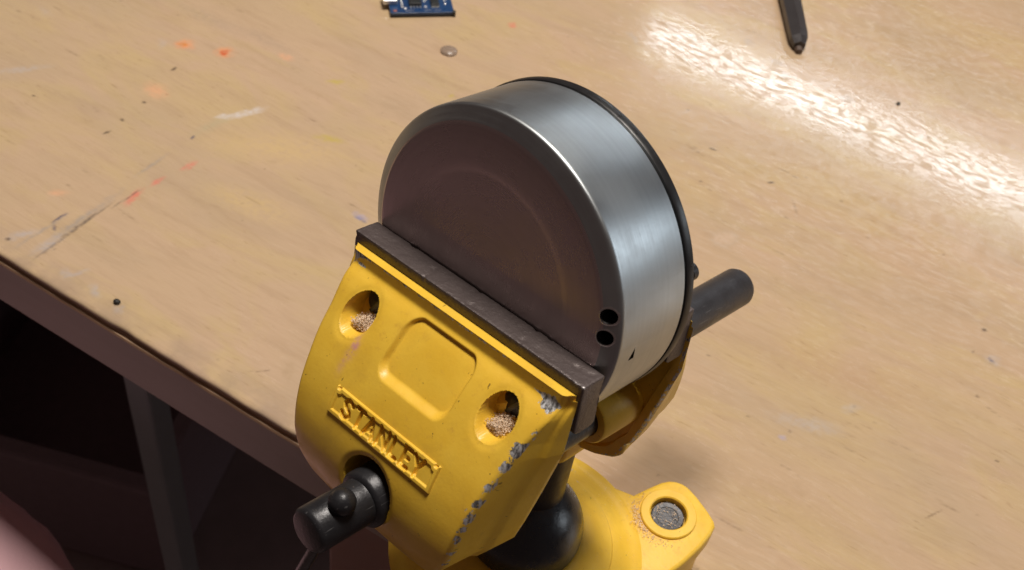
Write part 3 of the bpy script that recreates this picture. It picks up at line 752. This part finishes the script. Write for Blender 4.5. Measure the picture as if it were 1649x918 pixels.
# ear rings and bolts
for ex, ey in EARS:
    bm = lathe([(9.0, TZ - 0.3), (9.1, TZ + 0.6), (8.8, TZ + 0.95), (6.3, TZ + 0.95), (5.9, TZ + 0.6), (5.85, TZ - 2.0)], 'z', 64, (ex, ey, 0), cap=False)
    base_part('bolt_ring', bm, smooth=40, wear=lambda p, nrm: 0.22)
    bm = lathe([(0, TZ - 1.2), (3.4, TZ - 1.2), (3.6, TZ - 1.0), (5.0, TZ - 0.9), (5.4, TZ - 1.3), (5.4, TZ - 3)], 'z', 48, (ex, ey, 0))
    o = base_part('bolt', bm, mat=BOLT, smooth=30)
# clamp body hanging in front of the bench edge with its screw
bm = bmesh.new()
prism(bm, [(-22, -32), (20, -32), (24, 4), (-26, 4)], -62, -1.0)
bmesh.ops.recalc_face_normals(bm, faces=bm.faces[:])
bmesh.ops.bevel(bm, geom=[e for e in bm.edges], offset=3, segments=3, affect='EDGES', profile=0.5)
base_part('clamp_body', bm, smooth=40)

# ================================================================== DISC
DC = Vector((-1.26, 7.2, 5.14))   # front face centre in the head frame (mm)
disc = empty('steel_disc', (0, 0, 0), label='round brushed steel disc with black rim gripped upright between the vise jaws', category='disc')
disc.matrix_world = HEAD @ Matrix.Translation(DC * MM)
Rr = 39.25
fil = [(35.25, 0.14), (35.6, 0.31), (38.5, 1.72), (38.8, 1.92), (39.05, 2.18), (39.2, 2.55)]
face_p = [(0, 0.20), (23.6, 0.20), (24.4, 0.15), (25.2, 0.07), (26.2, 0.03), (30, 0.01), (34.4, 0.0), (35.0, 0.05)]
bm = lathe(face_p + fil + [(Rr, 3.0), (Rr, 24.3), (Rr - 0.4, 24.7), (0, 24.7)], 'y', 240)
me = bpy.data.meshes.new('d'); bm.to_mesh(me); bm.free(); a = bpy.data.objects.new('a', me); col.objects.link(a)
bmc = bmesh.new()
for (hx, hz) in ((36.1, 8.5), (36.4, 3.2)): lathe([(1.85, -2), (1.85, 9)], 'y', 40, (hx - 0.4, 0, hz), bm=bmc)
# little wedge notch on the side
ang = R(-4.2); u = Vector((math.cos(ang), 0, math.sin(ang))); tdir = Vector((-math.sin(ang), 0, math.cos(ang)))
pc = u * Rr + Vector((0, 8.0, 0))
q = [pc + tdir * 2.0 + Vector((0, .45, 0)), pc - tdir * 1.4 + Vector((0, 1.0, 0)), pc - tdir * 1.4 + Vector((0, -1.0, 0))]
wv = [bmc.verts.new(p + u * 2) for p in q] + [bmc.verts.new(p - u * 2) for p in q]
for f in ((0, 1, 2), (5, 4, 3), (0, 3, 4, 1), (1, 4, 5, 2), (2, 5, 3, 0)): bmc.faces.new([wv[i] for i in f])
bmesh.ops.recalc_face_normals(bmc, faces=bmc.faces[:])
me = bpy.data.meshes.new('c'); bmc.to_mesh(me); bmc.free(); b = bpy.data.objects.new('b', me); col.objects.link(b)
me = boolean(a, b)
me.transform(Matrix.Scale(MM, 4)); me.materials.clear()
for m in (STEEL_SIDE, STEEL_FACE, PLASTIC_AND_RECESS_SHADE): me.materials.append(m)
for p in me.polygons:
    c_ = p.center / MM; rad = math.hypot(c_.x, c_.z)
    near = min(math.hypot(c_.x - hx, c_.z - hz) for hx, hz in ((35.7, 8.5), (36.0, 3.2))) < 2.0
    isn = (near and (abs(p.normal.y) < 0.3 and rad < Rr - 0.1 or 6 < c_.y < 24)) or (1.0 < rad < Rr - 0.4 and 5 < c_.y < 24)  # walls of the holes and notch coloured black in place of shade
    p.material_index = 2 if isn else (1 if c_.y < 0.6 and rad < 36 else 0)
shade_auto(me, 24)
body = bpy.data.objects.new('disc_body', me); link(body, disc)
bm = lathe([(0, 24.75), (Rr - 0.6, 24.75), (Rr + 0.15, 25.0), (Rr + 0.4, 25.6), (Rr + 0.4, 27.2), (Rr - 0.1, 27.7), (0, 27.8)], 'y', 200); scale_bm(bm)
obj('black_rim_plate', bm, PLASTIC_AND_RECESS_SHADE, disc, smooth=35)
for (hx, hz) in ((35.7, 8.5), (36.0, 3.2)):     # raised burr round each hole, following the bevel
    bm = bmesh.new(); rr_ = []
    for i in range(48):
        an = 2 * math.pi * i / 48; ring = []
        bw = 0.34 + 0.2 * mnoise.noise(Vector((math.cos(an) * 1.5, math.sin(an) * 1.5, hz)))
        for (dr, up) in ((-0.03, -0.5), (-0.03, 0.10), (bw * .6, 0.13), (bw + .06, -0.02)):
            x_, z_ = hx + (1.85 + dr) * math.cos(an), hz + (1.85 + dr) * math.sin(an)
            yy = float(np.interp(math.hypot(x_, z_), [34.4, 35, 35.25, 35.6, 38.5, 38.8, 39.05, 39.2], [0, .05, .14, .31, 1.72, 1.92, 2.18, 2.55]))
            ring.append(bm.verts.new((x_, yy - up, z_)))
        rr_.append(ring)
    for i in range(48):
        for k in range(3): bm.faces.new((rr_[i][k], rr_[(i + 1) % 48][k], rr_[(i + 1) % 48][k + 1], rr_[i][k + 1]))
    bmesh.ops.recalc_face_normals(bm, faces=bm.faces[:]); scale_bm(bm)
    obj('hole_rim', bm, RIM, disc, smooth=60)
bm = lathe([(0, 30.4), (1.6, 30.2), (2.3, 29.4), (2.3, 27.7)], 'y', 28, (36.0, 0, 9.5)); scale_bm(bm); obj('screw', bm, BLACK_STEEL, disc, smooth=40)

# ================================================================== SMALL THINGS ON THE BENCH
# blue circuit board
brd = empty('circuit_board', (-0.278, 0.428, 0), label='small blue circuit board with a metal socket at the top of the bench', category='circuit board')
brd.rotation_euler = (0, 0, R(42.3))
PCB = simple('blue_solder_mask', (0.012, 0.045, 0.13), 0.3, 0, 0.1, 600, 0.3)
TIN = simple('tinned_metal', (0.72, 0.72, 0.72), 0.3, 0.9, 0.2, 900)
CHIP = simple('chip_black', (0.018, 0.02, 0.02), 0.4)
def bp(name, boxes, mat, bev=0.0, parent=brd):
    bm = bmesh.new()
    for bx in boxes: bm_box(bm, *bx, bevel=bev)
    scale_bm(bm); return obj(name, bm, mat, parent)
bp('board', [(-16, 16, -10, 8, 1.2, 2.8)], PCB, 0.15)
bp('black_header', [(-15.5, 15.5, -9.6, -8.2, 0, 1.15)], CHIP, 0.1)
bp('pin_end', [(15.2, 16.8, -10.4, -8.6, 0.3, 3.1)], CHIP, 0.2)
bp('socket', [(-19.0, -11.5, -3.0, 5.0, 2.85, 5.6)], TIN, 0.5)
c1 = bp('chip', [(-6.0, 0.2, -4.5, 1.0, 2.9, 4.6)], CHIP, 0.15)
for k in range(4): bp('chip_leg', [(-5.6 + k * 1.6, -4.9 + k * 1.6, -6.6, -4.55, 2.85, 3.3)], TIN, parent=c1)
for k in range(4): bp('chip_leg', [(-5.6 + k * 1.6, -4.9 + k * 1.6, 1.05, 3.0, 2.85, 3.3)], TIN, parent=c1)
c2 = bp('chip', [(5.0, 9.2, -4.8, 0.6, 2.9, 4.2)], CHIP, 0.15)
bp('solder_strip', [(5.0, 9.2, -6.4, -4.9, 2.82, 3.2)], TIN, parent=c2); bp('solder_strip', [(5.0, 9.2, 0.7, 2.0, 2.82, 3.2)], TIN, parent=c2)
for (x, y) in ((-9.6, -5), (-9.6, -2.8), (-9.6, -0.6), (-9.6, 1.6), (-8.2, -6.4), (2.0, -5.5), (2.0, -0.6), (3.3, 1.2), (12.3, -3.0), (12.3, 0.2), (-8.0, 3.8)):
    bp('solder_pad', [(x - .55, x + .55, y - .7, y + .7, 2.82, 3.4)], TIN, 0.15)
for (x0_, x1_) in ((-8.5, -3.8), (1.2, 5.0), (6.0, 9.5)): bp('printed_line', [(x0_, x1_, -8.3, -7.8, 2.81, 2.83)], TIN)
for (x, y) in ((-13.5, -8.0),): bp('pad_hole', [(x - .8, x + .8, y - .8, y + .8, 2.81, 2.85)], simple('copper_red', (.35, .12, .08), .4))

# dark pointed rod at the top right
tip = Vector((-106.6, 520.3, 0)); dv = Vector((-27.0, 47.0, 0)).normalized()
bm = bmesh.new()
def oct_ring(bm, c, d, wd, hz, n_=6):
    sd = Vector((d.y, -d.x, 0)); return [bm.verts.new(c + sd * (wd * math.cos(a)) + Vector((0, 0, hz + hz * math.sin(a)))) for a in [2 * math.pi * (i + .5) / n_ for i in range(n_)]]
rings = [oct_ring(bm, tip + dv * k, dv, wd, hz) for k, wd, hz in ((1.5, 3.4, 3.0), (6.0, 5.0, 3.9), (11, 5.3, 4.3), (60, 6.0, 5.0), (150, 6.2, 5.2))]
for A, B in zip(rings[:-1], rings[1:]):
    for i in range(6): bm.faces.new((A[i], A[(i + 1) % 6], B[(i + 1) % 6], B[i]))
bm.faces.new(rings[0][::-1]); bm.faces.new(rings[-1])
bmesh.ops.recalc_face_normals(bm, faces=bm.faces[:])
pen = empty('pointed_rod', tip * MM, label='dark grey faceted rod with a blunt brownish tip pointing at the glare', category='rod')
scale_bm(bm); bmesh.ops.translate(bm, vec=-tip * MM, verts=bm.verts[:])
obj('rod_body', bm, simple('dark_rod', (0.055, 0.05, 0.052), 0.35, 0.3, 0.3, 200), pen)
bm = lathe([(0, -1.6), (1.6, -1.2), (2.4, 1.8)], 'z', 16); scale_bm(bm)
o = obj('brown_tip', bm, simple('brown_tip_mat', (0.09, 0.06, 0.045), 0.5), pen)
o.rotation_euler = Vector((0, 0, 1)).rotation_difference(dv).to_euler(); o.location = (0, 0, 0.0013)

# clear glue drop
N = NT('cloudy_glue'); N.b.inputs['Transmission Weight'].default_value = 0.5
glue_m = N.out(Base_Color=(0.50, 0.38, 0.29, 1), Roughness=0.3)
bm = bmesh.new(); bmesh.ops.create_uvsphere(bm, u_segments=32, v_segments=16, radius=1)
for v in bm.verts:
    k = 1 + 0.08 * mnoise.noise(v.co * 1.5); v.co = Vector((v.co.x * 4.3 * k, v.co.y * 4.0 * k, max(v.co.z, -0.1) * 1.4 * k))
scale_bm(bm); g = obj('glue_drop', bm, glue_m, smooth=180, label='cloudy dried glue drop on the bench below the circuit board', category='glue drop'); g.location = (-0.245, 0.4055, 0.0003)

# black crumbs lying on the bench
CRUMB = simple('crumb_black', (0.02, 0.018, 0.016), 0.6)
def crumb(x, y, s, label, n_=1):
    bm = bmesh.new(); bmesh.ops.create_icosphere(bm, subdivisions=2, radius=s)
    for v in bm.verts: v.co *= 1 + 0.35 * mnoise.noise(v.co * (1.2 / s) + Vector((x, y, 0))); v.co.z *= 0.7
    scale_bm(bm); o = obj('crumb', bm, CRUMB, smooth=60, label=label, category='crumb', group='black crumbs on the bench top'); o.location = (x * MM, y * MM, s * 0.55 * MM)
crumb(-253.8, 193.6, 1.25, 'round black crumb near the front edge of the bench, left of the vise')
crumb(-49.6, 513.0, 1.0, 'black crumb on the bench above the bright glare at the right')

# ================================================================== SAWDUST (nobody could count it)
SD = simple('sawdust', (0.80, 0.60, 0.44), 0.8, 0, 0, 900, 0.35)
def grains(name, pts, label, parent_mat, size=0.32):
    V, Fc = [], []
    rnd = random.Random(3)
    for (p, s) in pts:
        a = Matrix.Rotation(rnd.uniform(0, 6.28), 3, Vector((rnd.gauss(0, 1), rnd.gauss(0, 1), rnd.gauss(0, 1))).normalized())
        l, w_, h = s * rnd.uniform(.6, 1.6), s * rnd.uniform(.35, .8), s * rnd.uniform(.3, .6)
        b0 = len(V)
        for q_ in ((-l, 0, -h), (l, 0, -h), (0, w_, 0), (0, -w_, 0), (0, 0, h)):
            V.append((parent_mat @ ((Vector(p) + a @ Vector(q_)) * MM)))
        for f in ((0, 2, 4), (2, 1, 4), (1, 3, 4), (3, 0, 4), (0, 3, 2), (1, 2, 3)): Fc.append(tuple(b0 + i for i in f))
    me = bpy.data.meshes.new(name); me.from_pydata([tuple(v) for v in V], [], Fc)
    return obj(name, me, SD, kind='stuff', label=label, category='sawdust')
pts = []
for cx in (-23.2, 23.2):
    for _ in range(2300):
        dx = random.gauss(0, 1.7); z = -17.7 + abs(random.gauss(0, 1.3))
        if z > -14.8 + dx * 0.4: continue
        y = random.uniform(-9.8, -3.4) - 0.0
        if math.hypot(dx, (z + 13.1) / 1.12) > 4.2: continue
        if z > -13.4 - (y + 4) * -0.15: continue
        pts.append(((cx + dx - 0.3, y, z), random.uniform(.16, .32)))
grains('sawdust', pts, 'pale sawdust packed in the two screw pockets of the front jaw', HEAD)
pts = []
VB = Matrix.Translation(V0)
for _ in range(900):    # thin scatter on the collar
    a = random.uniform(-1.7, 2.4); r_ = random.uniform(17, 38); k = mnoise.noise(Vector((math.cos(a) * r_ * .12, math.sin(a) * r_ * .12, 1.7)))
    if k < 0.02: continue
    zz = float(np.interp(r_, [17, 20, 24, 27.2, 28.3, 29.4, 32, 34, 36, 38.5], [36.9, 36.2, 34.4, 32.6, 32.2, 31.0, 29.6, 28.2, 27.5, 27.05]))
    pts.append(((r_ * math.cos(a), r_ * math.sin(a), zz + .06), random.uniform(.08, .18)))
for _ in range(1300):   # ring of dust at the edge of the socket
    a = random.uniform(-1.4, 1.9); r_ = 16.6 + abs(random.gauss(0, 0.5)) - .3
    pts.append(((r_ * math.cos(a), r_ * math.sin(a), 36.85 + random.uniform(-.1, .15)), random.uniform(.10, .26)))
for _ in range(150):    # in and round the bolt
    a = random.uniform(0, 6.28); r_ = abs(random.gauss(3.6, 1.3))
    if r_ < 5.3: pts.append(((33.5 + r_ * math.cos(a), 37.5 + r_ * math.sin(a), TZ - .85), random.uniform(.16, .34)))
for _ in range(520):
    a = random.gauss(-2.2, 0.55); r_ = 9.4 + abs(random.gauss(0, 1.6))
    x_, y_ = 33.5 + r_ * math.cos(a), 37.5 + r_ * math.sin(a)
    rr_ = math.hypot(x_, y_); zz = np.interp(rr_, [29.4, 33, 36.5, 39.5, 42.5], [31.0, 29.6, 28.4, 27.6, 27.1])
    pts.append(((x_, y_, max(zz, TZ) + .1), random.uniform(.12, .26)))
grains('sawdust', pts, 'pale sawdust scattered round the ball socket and the bolt of the yellow base', VB)
bpy.context.view_layer.update()
